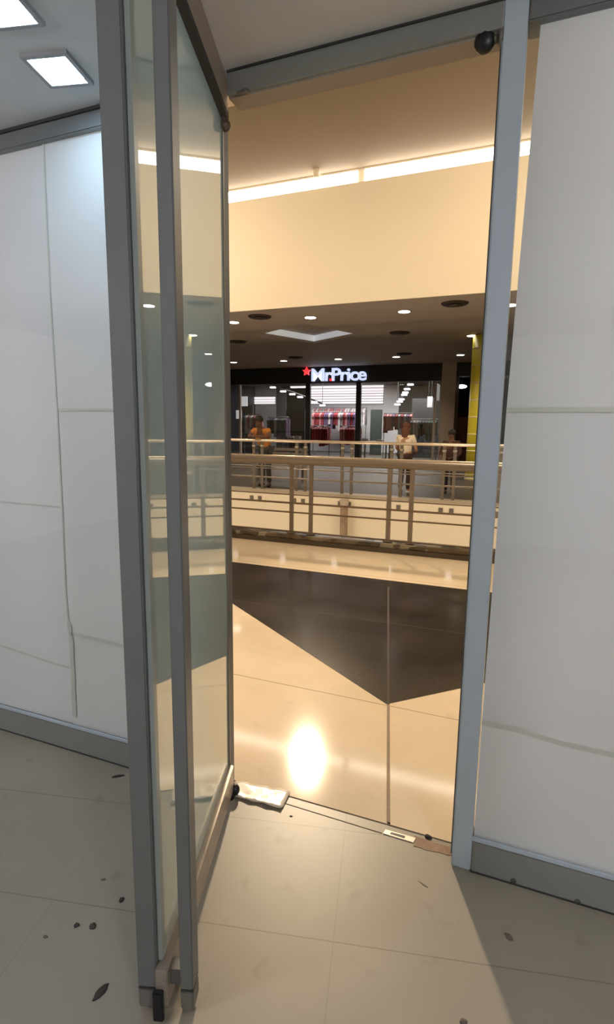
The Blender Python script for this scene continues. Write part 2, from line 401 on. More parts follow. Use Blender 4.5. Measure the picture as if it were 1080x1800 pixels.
sh = ground_poly(((415, 1374), (511, 1393), (494, 1424), (410, 1402)))
bm_ = MB(); N, K = 14, 6
grid = []
for i in range(N + 1):
    row = []
    for j in range(K + 1):
        u, v = i / N, j / K
        p = (sh[0] * (1 - u) + sh[1] * u) * (1 - v) + (sh[3] * (1 - u) + sh[2] * u) * v
        z = 0.004 + 0.004 * math.sin(u * 9 + v * 5) ** 2 + random.uniform(0, 0.0025) + (0.003 if v > 0.95 else 0)
        row.append(bm_.bm.verts.new((p.x + random.uniform(-.003, .003), p.y + random.uniform(-.003, .003), z)))
    grid.append(row)
for i in range(N):
    for j in range(K): bm_.bm.faces.new((grid[i][j], grid[i + 1][j], grid[i + 1][j + 1], grid[i][j + 1]))
r = bmesh.ops.extrude_face_region(bm_.bm, geom=list(bm_.bm.faces))
for v in r['geom']:
    if isinstance(v, bmesh.types.BMVert): v.co.z -= 0.003
o = bm_.build('plastic_sheet', mat('glossy_white_film', (0.82, 0.74, 0.62), 0.3, 0, spec=0.9), None, True)
tag(o, 'crumpled shiny pale sheet lying on the threshold at the door hinge', 'sheet')

def blob(pts, z, seed):
    random.seed(seed); out = []
    for i, p in enumerate(pts):
        q = pts[(i + 1) % len(pts)]
        for t in (0, .33, .66): out.append(p.lerp(q, t) + Vector((random.uniform(-.004, .004), random.uniform(-.003, .003), 0)))
    return out
o = MB().prism(blob(ground_poly(((730, 1470), (792, 1490), (797, 1504), (760, 1497), (728, 1487))), 0, 3), 0.0, 0.0015).build('mortar_patch', mat('reddish_mortar', (0.36, 0.25, 0.18), 0.9, var=0.35, vscale=40))
tag(o, 'rough reddish brown mortar patch in the floor beside the right jamb foot', 'mortar patch')

LEAF = mat('dark_litter', (0.045, 0.035, 0.03), 0.8, var=0.3, vscale=60)
LEAF2 = mat('faint_litter', (0.14, 0.115, 0.09), 0.9, var=0.3, vscale=60)
def litter(px, py, ln, wd, ang, label, mt=LEAF, seed=1, h=0.006):
    c = onZ(px, py); random.seed(seed); n = 12; q = MB()
    top = []
    T = Matrix.Rotation(ang, 3, 'Z')
    lo = []; hi = []
    for i in range(n):
        t = 2 * math.pi * i / n; k = random.uniform(0.75, 1.15)
        v = T @ Vector((ln / 2 * math.cos(t) * k, wd / 2 * math.sin(t) * k, 0))
        lo.append(q.bm.verts.new(c + v)); hi.append(q.bm.verts.new(c + v * 0.8 + Vector((0, 0, h * random.uniform(.5, 1)))))
    q.bm.faces.new(lo[::-1]); cc = q.bm.verts.new(c + Vector((0, 0, h * 1.1)))
    for i in range(n):
        k = (i + 1) % n
        q.bm.faces.new((lo[i], lo[k], hi[k], hi[i])); q.bm.faces.new((hi[i], hi[k], cc))
    o = q.build('debris_scrap', mt, None, True); tag(o, label, 'debris', 'scraps of litter on the floor'); return o
litter(207, 1365, 0.055, 0.014, R(35), 'thin dark scrap on the floor just below the left window sill', seed=2)
litter(214, 1582, 0.016, 0.022, R(10), 'dark brown scrap on the floor beside the closing door edge bar', seed=3)
litter(135, 1627, 0.020, 0.015, R(40), 'left one of two dark specks lying side by side on the left floor', seed=4)
litter(163, 1629, 0.020, 0.024, R(50), 'right one of two dark specks lying side by side on the left floor', seed=5)
litter(178, 1743, 0.022, 0.055, R(-10), 'long dark scrap at the bottom left of the floor', seed=6)
litter(182, 1546, 0.016, 0.008, R(35), 'tiny faint speck above the tile seam on the left floor', LEAF2, 7, 0.003)
litter(80, 1647, 0.018, 0.010, R(20), 'faint brownish speck nearest the left edge of the floor', LEAF2, 8, 0.003)
litter(895, 1647, 0.020, 0.030, R(50), 'brown scrap lying alone in the shade of the right window', LEAF2, 9, 0.005)
litter(745, 1555, 0.040, 0.007, R(-25), 'faint thin smear of dirt in front of the right jamb', mat('pale_smear', (0.2, 0.17, 0.13), 0.9), 10, 0.0012)
litter(815, 1796, 0.022, 0.016, R(10), 'brown scrap at the bottom edge right of centre', LEAF2, 11, 0.005)
litter(753, 1472, 0.030, 0.024, R(10), 'black crumb of dirt on the threshold joint beside the lock plate', LEAF, 12, 0.008)
litter(684, 1447, 0.012, 0.012, R(10), 'small dark crumb at the foot of the long floor joint', LEAF, 13, 0.004)
litter(512, 1435, 0.016, 0.010, R(0), 'pale brown fleck near the corner of the shiny sheet', LEAF2, 14, 0.002)

# ================================================================== THE MALL
XL, XR = -30.0, 14.0
YF, YG = 11.46, 22.8         # far gallery edge, far shopfronts
ZSOF, ZU = 4.12, 6.76
struct(MB().box(XL, XR, 1.829, 6.62, -0.3, 0).build('mall_floor', FLOOR_OUT), 'polished cream tiled mall walkway outside the shop', 'floor')
struct(MB().box(XL, XR, 1.805, 1.9, ZC, ZU).build('wall_above_shopfront', CREAM), 'plain wall above the shopfront on the mall side', 'wall')
struct(MB().box(XL, XR, 1.805, YF + 0.5, ZU, ZU + 0.2).build('mall_ceiling', BROWNC), 'brown ceiling high above the atrium', 'ceiling')
struct(MB().box(XL - .2, XL, 1.8, YF + 14, -5, ZU).build('wall_mall_left', CREAM), 'end wall of the mall far to the left', 'wall')
struct(MB().box(XR, XR + .2, 1.8, YF + 14, -5, ZU).build('wall_mall_right', CREAM), 'end wall of the mall far to the right', 'wall')
struct(MB().box(XL, -6.0, 1.805, 1.9, 0, ZC).build('wall_mall_near_left', CREAM), 'neighbouring shopfront wall left of the shop', 'wall')
struct(MB().box(4.0, XR, 1.805, 1.9, 0, ZC).build('wall_mall_near_right', CREAM), 'neighbouring shopfront wall right of the shop', 'wall')
# dark granite triangle in the floor
ap = Vector((-0.592, 2.712, 0)); yt = 5.093
struct(MB().prism([(ap.x, ap.y), (ap.x + (yt - ap.y) * 1.02, yt), (ap.x - (yt - ap.y) * 1.4145, yt)], -0.02, 0.0012).build('trim_5', GRANITE), 'big dark granite triangle inlaid in the mall floor', 'floor inlay')
for ya, yb, mt, lb in ((1446, 1239, mat('joint_filler', (0.36, 0.28, 0.2), 0.75, spec=0.15, var=0.35, vscale=30), 'grey brown expansion joint in the cream part of the mall floor'),
                       (1239, 1032, mat('dark_joint_filler', (0.075, 0.06, 0.05), 0.75, spec=0.15, var=0.35, vscale=30), 'faint expansion joint crossing the dark granite triangle')):
    j0, j1 = onZ(683, ya), onZ(683, yb)
    d_ = (j1 - j0).normalized(); n_ = Vector((-d_.y, d_.x, 0)) * 0.007
    struct(MB().prism([j0 - n_, j1 - n_, j1 + n_, j0 + n_], -0.01, 0.0018).build('trim_6', mt), lb, 'joint')

# void below and slab edges
struct(MB().box(XL, XR, 6.4, YF + 0.2, -5.2, -5.0).build('lower_floor', CREAM), 'floor of the level below the atrium', 'floor')
struct(MB().box(XL, XR, YF, YF + 0.25, -1.6, -0.03).build('gallery_slab_edge', CREAM), 'cream slab edge below the far railing', 'wall')
struct(MB().box(XL, XR, YF - 0.02, YF + 0.3, -0.05, 0.0).build('gallery_nosing', mat('nosing', (0.42, 0.36, 0.28), 0.5)), 'thin stone nosing along the far gallery edge', 'trim')
struct(MB().box(XL, XR, YF + 0.25, YG + 10, -0.3, -0.002).build('gallery_floor', FLOOR_FAR), 'dark polished floor of the far gallery', 'floor')
struct(MB().box(XL, XR, 6.45, 6.6, -1.6, -0.3).build('near_slab_edge', CREAM), 'slab edge on the near side of the void', 'wall')

# kerb under the near railing
kr = empty('kerb', (-2, 6.3, 0)); tag(kr, 'low dark stone kerb with mottled top under the near railing', 'kerb')
KERB = mat('dark_kerb_stone', (0.1, 0.075, 0.05), 0.35, var=0.3, vscale=8)
MOT = bpy.data.materials.new('mottled_green_stone'); MOT.use_nodes = True
nn = MOT.node_tree.nodes; ll = MOT.node_tree.links; bb = nn['Principled BSDF']; bb.inputs['Roughness'].default_value = 0.3
gg = nn.new('ShaderNodeNewGeometry'); vv = nn.new('ShaderNodeTexVoronoi'); vv.inputs['Scale'].default_value = 9
rr = nn.new('ShaderNodeValToRGB'); rr.color_ramp.elements[0].color = (0.07, 0.066, 0.045, 1); rr.color_ramp.elements[1].color = (0.5, 0.46, 0.34, 1)
rr.color_ramp.elements[0].position = 0.25; rr.color_ramp.elements[1].position = 0.95
el = rr.color_ramp.elements.new(0.6); el.color = (0.17, 0.12, 0.065, 1)
ll.new(gg.outputs['Position'], vv.inputs['Vector']); ll.new(vv.outputs['Color'], rr.inputs[0]); ll.new(rr.outputs[0], bb.inputs['Base Color'])
MB().box(XL, XR, 6.24, 6.62, 0.0, 0.055).build('base', KERB, kr)
MB().box(XL, XR, 6.262, 6.60, 0.055, 0.1, bev=0.015).build('mottled_top', MOT, kr)

# near railing
YR = 6.42
PR = mat('taupe_powder_coat', (0.31, 0.265, 0.22), 0.4, 0.3, var=0.05)
nr = empty('near_railing', (-2, YR, 0.101)); tag(nr, 'nearer balustrade with thick taupe handrail and paired flat posts', 'railing')
hz = onY(620, 814, YR).z
hb = MB()
NSEG = 20; prof = [(0.05 * math.cos(2 * math.pi * i / NSEG), 0.052 * math.sin(2 * math.pi * i / NSEG)) for i in range(NSEG)]
A_ = [hb.bm.verts.new((XL, YR + a, hz + b)) for a, b in prof]; B_ = [hb.bm.verts.new((XR, YR + a, hz + b)) for a, b in prof]
for i in range(NSEG): hb.bm.faces.new((A_[i], A_[(i + 1) % NSEG], B_[(i + 1) % NSEG], B_[i]))
hb.bm.faces.new(A_[::-1]); hb.bm.faces.new(B_)
hb.build('handrail', mat('bronze_handrail', (0.32, 0.275, 0.235), 0.35, 0.35), nr, True)
MB().cyl((XL, YR, hz + 0.054), (XR, YR, hz + 0.054), 0.014, seg=10).build('highlight_strip', mat('handrail_highlight', (0.8, 0.68, 0.55), 0.25, 0.6), nr, True)  # bright strip paints the highlight along the handrail
BAR = mat('dark_bronze_bar', (0.26, 0.19, 0.13), 0.4, 0.4)
for (px, py, rr_, mt) in ((410, 820, .008, STEEL), (410, 836, .008, STEEL), (410, 863, .009, PR), (410, 877, .013, BAR), (410, 892.5, .011, BAR), (410, 925, .010, BAR)):
    z = onY(px, py, YR).z
    MB().cyl((XL, YR, z), (XR, YR, z), rr_, seg=10).build('rail_bar', mt, nr, True)
cA = (onY(513, 880, YR).x + onY(547, 880, YR).x) / 2; cB = (onY(685, 880, YR).x + onY(723, 880, YR).x) / 2
half = (onY(547, 880, YR).x - onY(513, 880, YR).x) / 2; pitch = cB - cA
for k in range(-5, 7):
    cx = cA + k * pitch
    for s in (-1, 1):
        x = cx + s * half
        if not (XL < x < XR): continue
        MB().box(x - 0.028, x + 0.028, YR - 0.008, YR + 0.008, 0.106, hz - 0.04).box(x - 0.05, x + 0.05, YR - 0.05, YR + 0.05, 0.106, 0.118).build('post', PR, nr)

# far railing
YR2 = YF + 0.12
fr = empty('far_railing', (-3, YR2, 0)); tag(fr, 'farther balustrade along the opposite gallery edge with thin bright handrail', 'railing')
z2 = onY(620, 778, YR2).z
MB().cyl((XL, YR2, z2), (XR, YR2, z2), 0.034, seg=14).build('handrail', mat('polished_rail', (0.8, 0.68, 0.56), 0.22, 0.6), fr, True)
for dz in (0.34, 0.60, 0.86):
    MB().cyl((XL, YR2, z2 - dz), (XR, YR2, z2 - dz), 0.008, seg=8).build('rail_bar', STEEL, fr, True)
x_pairs = [onY(px, 868, YF).x for px in (450, 528, 611, 696, 786)]
stp = (x_pairs[-1] - x_pairs[0]) / 4
GR = mat('grey_bronze_post', (0.2, 0.175, 0.15), 0.4, 0.3)
for k in range(-9, 10):
    cx = x_pairs[0] + k * stp
    for s in (-1, 1):
        x = cx + s * 0.11
        if x < XL or x > XR: continue
        pst = MB().box(x - 0.035, x + 0.035, YR2 - 0.012, YR2 + 0.012, 0.0, z2 - 0.03).build('post', GR, fr)
        MB().box(x - 0.045, x + 0.045, YF - 0.015, YF + 0.002, -0.26, -0.16).build('fixing_plate', GR, pst)
        MB().cyl((x, YR2, z2 - 0.16), (x, YR2, z2 - 0.11), 0.05, seg=10).build('collar', STEEL, pst, True)

# mottled brown upright with a flared top before the slab edge
dp = empty('mottled_upright', onY(607, 900, YF)); tag(dp, 'mottled brown upright on the cream slab edge seen through the near railing', 'upright_body')
c = onY(606, 900, YF - 0.09)
MB().cyl((c.x, YF - 0.13, -4.95), (c.x, YF - 0.13, -0.26), 0.085).build('upright_body', mat('mottled_brown', (0.36, 0.25, 0.17), 0.5, var=0.5, vscale=7), dp, True)
MB().cyl((c.x, YF - 0.13, -0.26), (c.x, YF - 0.13, -0.1), 0.085, 0.11).build('flared_top', mat('pale_flare', (0.55, 0.46, 0.38), 0.5, var=0.3, vscale=9), dp, True)

# upper fascia, light slot, soffit
struct(MB().box(XL, XR, YF, YF + 0.3, ZSOF, 6.48).build('wall_far', CREAM), 'tall cream fascia above the far gallery', 'wall')
struct(MB().box(XL, XR, YF + 0.28, YF + 0.5, 6.48, ZU).build('cove_back', CREAM), 'back of the light slot above the fascia', 'wall')
STRIP = emis('cove_strip_light', (1.0, 0.9, 0.76), 7.0)
xs = onY(634, 310, YF).x
for x0, x1, lb in ((XL, xs - 0.08, 'left length of the bright light slot above the cream fascia'), (xs + 0.08, XR, 'right length of the long bright light slot above the cream fascia')):
    r_ = empty('strip_light', ((x0 + x1) / 2, YF, 6.6)); tag(r_, lb, 'strip light', 'light slot above the fascia')
    MB().box(x0, x1, YF + 0.04, YF + 0.27, 6.485, 6.725).build('diffuser', STRIP, r_)
    MB().box(x0, x1, YF + 0.03, YF + 0.28, 6.725, 6.757).build('housing', CREAM, r_)
MB_ = MB().box(xs - 0.08, xs + 0.08, YF + 0.06, YF + 0.28, 6.48, ZU).build('slot_divider', CREAM); struct(MB_, 'short pale divider between the two light slots', 'trim')
fx = empty('flood_lamp', (-4.35, 11.2, 6.7)); tag(fx, 'small round flood lamp at the bright spot of the cream light slot', 'lamp')
MB().cyl((-4.35, 11.25, 6.62), (-4.35, 11.25, 6.76), 0.07).build('housing', CREAM, fx, True)
# coffer in the soffit: a square turned on its corner
cl, cr_, cf = onZ(457, 588, ZSOF), onZ(630, 588, ZSOF), onZ(552, 603.5, ZSOF)
cn = cl + cr_ - cf
bm_ = MB(); hole = [cl, cf, cr_, cn]
out = [Vector((XL, YF + .02, ZSOF)), Vector((XR, YF + .02, ZSOF)), Vector((XR, YG + .3, ZSOF)), Vector((XL, YG + .3, ZSOF))]
vo = [bm_.bm.verts.new(v) for v in out]; vh = [bm_.bm.verts.new(v) for v in (cn, cr_, cf, cl)]
# ring between the outer rectangle and the diamond: near, right, far, left corners
for tri in ((vo[0], vo[1], vh[0]), (vo[1], vh[1], vh[0]), (vo[1], vo[2], vh[1]), (vo[2], vh[2], vh[1]), (vo[2], vo[3], vh[2]), (vo[3], vh[3], vh[2]), (vo[3], vo[0], vh[3]), (vo[0], vh[0], vh[3])):
    bm_.bm.faces.new(tri)
r = bmesh.ops.extrude_face_region(bm_.bm, geom=list(bm_.bm.faces))
for v in r['geom']:
    if isinstance(v, bmesh.types.BMVert): v.co.z += 0.06
struct(bm_.build('soffit', SOFF), 'taupe ceiling of the far gallery with round downlights', 'ceiling')
cf_ = empty('ceiling_coffer', (cl + cr_) / 2); tag(cf_, 'diamond shaped recess glowing white in the far gallery ceiling', 'ceiling recess')
hc = [cn, cr_, cf, cl]; ZT = ZSOF + 0.24
for i in range(4):
    a, b = hc[i], hc[(i + 1) % 4]
    q = MB(); d = (b - a).normalized(); nrm = Vector((d.y, -d.x, 0)) * 0.05
    vs = [a, b, b + nrm, a + nrm]
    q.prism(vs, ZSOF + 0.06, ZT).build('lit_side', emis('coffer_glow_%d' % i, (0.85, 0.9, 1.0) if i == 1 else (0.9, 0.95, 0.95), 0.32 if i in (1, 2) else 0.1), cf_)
MB().prism([v + (v - (cl + cr_) / 2) * 0.03 for v in hc], ZT, ZT + 0.04).build('top', SOFF, cf_)

# downlights and vents of the soffit
DL = emis('downlight_lamp', (1.0, 0.93, 0.82), 6.0)
TRIM = mat('downlight_trim', (0.5, 0.42, 0.34), 0.4)
dls = [(546, 557.5, 'nearest the coffer, on its near side'), (711, 547, 'of the nearest row, right of the coffer'), (411, 566, 'beside the door edge, of the nearest row'),
       (830, 589.5, 'beside the yellow column, half way to the shops'), (595, 631, 'just above the lit letters of the sign'), (499, 634, 'left of the red star of the sign'),
       (697, 627, 'above the right end of the black sign band'), (810, 623.5, 'at the pillar between the two far shops'), (411, 636.5, 'beside the door edge, of the farthest row'), (898, 535.5, 'seen in the clear glass sliver beside the jamb')]
src = None
for i, (px, py, lb) in enumerate(dls):
    c = onZ(px, py, ZSOF)
    if src is None:
        src = empty('downlight', c)
        MB().cyl((c.x, c.y, ZSOF - 0.012), (c.x, c.y, ZSOF + 0.002), 0.17, 0.175, seg=24).build('trim_ring', TRIM, src, True)
        MB().cyl((c.x, c.y, ZSOF - 0.02), (c.x, c.y, ZSOF - 0.01), 0.135, seg=24).build('lamp', DL, src, True)
        o = src
    else:
        o = copy_tree(src); o.location = c
    tag(o, 'round downlight in the far ceiling, ' + lb, 'downlight', 'downlights in the far gallery ceiling')
src = None
VENT = mat('dark_vent', (0.05, 0.035, 0.028), 0.6)
for px, py, lb in ((457, 556, 'above the left end of the coffer'), (800, 533, 'at the ceiling edge near the right jamb'), (703, 584.5, 'right of the coffer'), (418, 600, 'beside the door edge, left of the coffer'),
                   (520, 628, 'left of the red star, near the sign'), (711, 621.5, 'near the right end of the sign band')):
    c = onZ(px, py, ZSOF)
    if src is None:
        src = empty('ceiling_vent', c)
        q = MB().cyl((c.x, c.y, ZSOF - 0.03), (c.x, c.y, ZSOF + 0.002), 0.26, 0.29, seg=28).build('ring', VENT, src, True)
        MB().cyl((c.x, c.y, ZSOF - 0.05), (c.x, c.y, ZSOF - 0.028), 0.16, 0.12, seg=24).build('cone', mat('vent_cone', (0.09, 0.07, 0.055), 0.5), src, True)
        o = src
    else:
        o = copy_tree(src); o.location = c
    tag(o, 'dark round vent in the far ceiling, ' + lb, 'air vent', 'round vents in the far gallery ceiling')

# yellow column with pale rings
yc = onZ(836, 846)
YCOL = yc.y + 0.35
xl = onY(824, 720, YCOL).x
yroot = empty('column', (xl + 0.37, YCOL, 0)); tag(yroot, 'yellow tiled round column with thin pale rings behind the right jamb', 'column')
cx = xl + 0.37
zy = onY(836, 592, YCOL).z
MB().cyl((cx, YCOL, 0.12), (cx, YCOL, zy), 0.36, seg=40).build('shaft', mat('mustard_tile', (0.75, 0.66, 0.06), 0.35, var=0.06), yroot, True)
MB().cyl((cx, YCOL, zy), (cx, YCOL, ZSOF), 0.345, seg=40).build('capital', mat('taupe_capital', (0.3, 0.23, 0.15), 0.6), yroot, True)
MB().cyl((cx, YCOL, 0.0), (cx, YCOL, 0.12), 0.38, seg=40).build('base', mat('column_base', (0.55, 0.5, 0.32), 0.5), yroot, True)
RING = mat('pale_ring', (0.8, 0.72, 0.45), 0.4)
for py in (556, 614, 644, 674, 704, 733.5, 763, 792, 822):
    z = onY(830, py, YCOL).z
    MB().cyl((cx, YCOL, z - 0.018), (cx, YCOL, z + 0.018), 0.364, seg=40).build('ring', RING, yroot, True)

# ================================================================== FAR SHOPFRONTS
def X(px, y=700, Y=YG): return onY(px, y, Y).x
ZB = onY(600, 672.5, YG).z               # underside of the sign band
x0, x1 = X(300), X(776)
DARK = mat('black_fascia', (0.004, 0.004, 0.006), 0.5)
struct(MB().box(x0, x1, YG, YG + 0.35, ZB, ZSOF).build('sign_band', DARK), 'black fascia band above the far clothes shop', 'fascia')
TAUPE = mat('taupe_pillar', (0.42, 0.36, 0.31), 0.6)
struct(MB().box(X(776), X(801), YG - 0.1, YG + 1.2, 0, ZSOF).build('wall_pillar', TAUPE), 'taupe wall pillar between the two far shops', 'pillar')
struct(MB().box(X(801), XR, YG, YG + 0.3, ZB + 0.15, ZSOF).build('neighbour_band', DARK), 'black fascia band of the dark neighbouring shop', 'fascia')
struct(MB().box(XL, x0, YG, YG + 0.3, 0, ZSOF).build('wall_gallery_left', TAUPE), 'wall left of the far clothes shop', 'wall')
for px in (541, 630, 690, 765, 421):
    wdt = 0.11 if px in (541, 630) else 0.04
    if px == 690: continue
    struct(MB().box(X(px) - wdt, X(px) + wdt, YG + 0.03, YG + 0.15, 0, ZB).build('shopfront_mullion', DARK if wdt > .1 else TAUPE), 'dark upright mullion of the far shopfront', 'mullion')
for k, (a, b) in enumerate(((421, 541), (630, 776))):
    struct(MB().box(X(a), X(b), YG + 0.08, YG + 0.09, 0.05, ZB).build('window_%d' % (3 + k), CLEAR), 'glass display window of the far clothes shop, %s of its entrance' % ('left' if k == 0 else 'right'), 'window')
# store room
YB = 32.0; ZI = 4.0
IW = mat('store_white_wall', (0.75, 0.74, 0.75), 0.7)
IDK = mat('store_dark_wall', (0.035, 0.035, 0.04), 0.6, var=0.3, vscale=1.5)
struct(MB().box(x0, X(776) + 1.2, YB + 0.02, YB + 0.2, 0, ZI).build('store_back_wall', IDK), 'dark back wall inside the far clothes shop', 'wall')
for a, b in ((440, 486), (546, 702)):
    struct(MB().box(X(a, 700, YB), X(b, 700, YB), YB, YB + 0.02, 0, ZI).build('trim_7', IW), 'white lining on the back wall of the clothes shop', 'wall lining')
struct(MB().box(x0, XR, YG + 0.35, YB + .2, ZI, ZI + 0.1).build('store_ceiling', mat('store_ceiling_paint', (0.12, 0.11, 0.1), 0.8)), 'dark ceiling inside the far shops', 'ceiling')
struct(MB().box(X(776), X(776) + 0.2, YG + 1.2, YB, 0, ZI).build('store_party_wall', IDK), 'dark dividing wall between the far shops', 'wall')
struct(MB().box(x0 - .2, x0, YG + .3, YB, 0, ZI).build('store_left_wall', IDK), 'dark left wall inside the far clothes shop', 'wall')
struct(MB().box(X(801), XR, YG + 6, YG + 6.2, 0, ZI).build('neighbour_back_wall', mat('neighbour_wall', (0.05, 0.03, 0.025), 0.7)), 'dark back wall of the neighbouring shop', 'wall')
for lx, ly in ((X(600), 27.5), (X(480), 26.5), (X(700), 26.5)):  # added fill panels under the store ceiling, unseen
    lamp('store_fill_light', 'AREA', (lx, ly, ZI - 0.1), 260, (1, 0.95, 0.93), (lx, ly, 0), shape='RECTANGLE', size=3.0, size_y=1.2)

# lit sign
SG = empty('shop_sign', (X(595), YG, onY(600, 658, YG).z)); tag(SG, 'illuminated white MrPrice letters with a red star on the black fascia', 'sign')
def text_mesh(name, body, x0, x1, zb, zt, y, m, parent, off=0.0):
    cu = bpy.data.curves.new(name, 'FONT'); cu.body = body; cu.extrude = 0.04; cu.offset = off; cu.space_character = 0.9; cu.resolution_u = 6
    t = bpy.data.objects.new(name, cu); COL.objects.link(t)
    bpy.context.view_layer.update()
    dg = bpy.context.evaluated_depsgraph_get()
    me = bpy.data.meshes.new_from_object(t.evaluated_get(dg)); COL.objects.unlink(t); bpy.data.objects.remove(t)
    xs_ = [v.co.x for v in me.vertices]; ys_ = [v.co.y for v in me.vertices]
    for v in me.vertices:
        u = (v.co.x - min(xs_)) / (max(xs_) - min(xs_)) if False else (v.co.x - X0(xs_)) / (X1(xs_) - X0(xs_))
        h = (v.co.y - X0(ys_)) / (X1(ys_) - X0(ys_))
        v.co = (x0 + u * (x1 - x0), y - v.co.z, zb + h * (zt - zb))
    me.materials.clear(); me.materials.append(m)
    o = bpy.data.objects.new(name, me); COL.objects.link(o); o.parent = parent; me.transform(Matrix.Translation(-parent.location))
    return o
_c = {}
def X0(a):
    k = (id(a), 0)
    if k not in _c: _c[k] = min(a)
    return _c[k]
def X1(a):
    k = (id(a), 1)
    if k not in _c: _c[k] = max(a)
    return _c[k]
WHT = emis('sign_white_light', (0.6, 0.7, 1.0), 1.0); REDL = emis('sign_red_light', (1.0, 0.01, 0.03), 1.0)
zt_, zb_ = onY(597, 646.5, YG - .1).z, onY(597, 669.5, YG - .1).z
text_mesh('lettering', 'MrPrice', X(549, 658), X(645.5, 658), zb_, zt_, YG - 0.06, WHT, SG, 0.018)
sc_ = onY(539, 653, YG - 0.08); q = MB(); pts = []
for i in range(10):
    rr_ = 0.20 if i % 2 == 0 else 0.10
    t = math.pi / 2 + i * math.pi / 5
    pts.append((sc_.x + rr_ * math.cos(t), YG - 0.1, sc_.z + rr_ * math.sin(t)))
q.slab(pts, 0.09); q.build('star', REDL, SG)
c = onY(581.5, 667.5, YG - 0.12)
MB().box(c.x - 0.055, c.x + 0.055, YG - 0.13, YG - 0.04, c.z - 0.05, c.z + 0.05).build('red_dot', REDL, SG)

# back light wall of the store: stacked tubes, in two panels
TUBE = emis('store_tube_light', (1.0, 0.93, 0.96), 1.05)
def tube_wall(name, label, pxa, pxb, rows, Y):
    r_ = empty(name, onY((pxa + pxb) / 2, rows[-1], Y)); tag(r_, label, 'light panel', 'lit slat panels in the far shop')
    a, b = X(pxa, 700, Y), X(pxb, 700, Y)
    zt, zb = onY(600, rows[0] - 4, Y).z, onY(600, rows[-1] + 3, Y).z
    MB().box(a, b, Y + 0.03, Y + 0.1, zb, zt).build('backing', mat(name + '_backing', (0.4, 0.35, 0.37), 0.6), r_)
    for k, py in enumerate(rows):
        z = onY(600, py, Y).z; h = 0.062 if k < 2 else 0.045
        MB().box(a, b, Y - 0.03, Y + 0.03, z - h, z + h).build('tube', TUBE, r_)
tube_wall('tube_light_wall', 'wide wall of stacked white light tubes at the back of the clothes shop', 546, 674, (680, 685.5, 690, 694.5, 699, 703.5, 708), YB - 0.1)
tube_wall('tube_light_wall', 'small stack of three white light tubes at the left of the clothes shop', 447, 484, (698.5, 703.5, 708), YB - 0.1)
def bulb_row(label, pts, Y, tr_m):
    P = [onY(x, y, Y + k * 0.35) for k, (x, y) in enumerate(pts)]
    r_ = empty('light_track', P[0]); tag(r_, label, 'light track', 'tracks of spotlights in the far shop')
    q = MB().tube([p + Vector((0, 0, 0.09)) for p in P], 0.05)
    for p in (P[0], P[-1]): q.cyl(p + Vector((0, 0, 0.09)), (p.x, p.y, ZI), 0.012, seg=8)
    q.build('rail', tr_m, r_)
    for p in P:
        MB().box(p.x - 0.14, p.x + 0.14, p.y - 0.1, p.y + 0.1, p.z - 0.045, p.z + 0.045, bev=0.02).build('lamp_head', TUBE, r_)
bulb_row('slanting row of bright lamps at the right of the clothes shop', [(722, 676), (716, 684), (713, 690), (711, 694), (706, 702), (703, 706), (699, 711)], 24.5, IDK)
bulb_row('slanting row of lamps at the left of the clothes shop', [(480, 681), (498, 688), (514, 693), (528, 698), (553, 707), (567, 712.5)], 24.5, IDK)
MB_ = MB().box(X(512, 684, 25), X(542, 684, 25), 24.9, 25.1, onY(520, 682, 25).z, onY(520, 679, 25).z).build('tube_lamp', TUBE); tag(MB_, 'single white tube lamp left of the entrance mullion', 'lamp')
# store panels and fittings
def panel(pxa, pxb, pya, pyb, Y, col, label, name='partition_screen', cat='partition', th=0.12):
    a, b = X(pxa, pya, Y), X(pxb, pya, Y); zt, zb = onY((pxa + pxb) / 2, pya, Y).z, onY((pxa + pxb) / 2, pyb, Y).z
    o = MB().box(a, b, Y, Y + th, max(zb, 0.0), zt, bev=0.015).build(name, mat(name + '_paint', col, 0.6, var=0.15, vscale=2))
    return tag(o, label, cat)
def stand_panel(*a, **k): return panel(*a, **k)
G0 = 800
stand_panel(652, 672, 720, 830, 29.0, (0.006, 0.02, 0.018), 'tall dark green panel right of the entrance in the clothes shop')
stand_panel(503, 536, 720, 830, 25.5, (0.02, 0.022, 0.024), 'tall dark panel left of the entrance in the clothes shop')
stand_panel(725, 764, 700, 830, 27.5, (0.022, 0.024, 0.028), 'dark side partition at the right of the clothes shop')
stand_panel(486, 503, 690, 830, 28.5, (0.03, 0.026, 0.03), 'dark partition behind the orange shirted person')
stand_panel(424, 445, 712, 830, 27.0, (0.06, 0.055, 0.05), 'dim display wall at the left edge of the clothes shop')
for (a, b, c, d, Y, lb, s) in ((422, 435, 697, 714, 24.0, 'upper white poster at the left end of the clothes shop', .5), (415, 425, 721, 736, 23.5, 'lower white poster at the left end of the clothes shop', .35), (752, 761, 697, 716, 26.5, 'narrow white poster on the right partition', .4), (765, 774, 676, 704, 23.4, 'pale strip poster beside the taupe pillar', .2)):
    x_a, x_b = X(a, c, Y), X(b, c, Y); zt, zb = onY(a, c, Y).z, onY(a, d, Y).z
    o = empty('lit_poster', ((x_a + x_b) / 2, Y, zb)); tag(o, lb, 'poster')
    MB().box(x_a, x_b, Y, Y + 0.03, zb, zt).build('sheet', emis('poster_glow', (0.85, 0.87, 0.9), s), o)
    q = MB()
    for xx in (x_a + .05, x_b - .05): q.cyl((xx, Y + .015, zt - .02), (xx, Y + .015, ZI), 0.006, seg=6)
    q.build('cord', IDK, o)

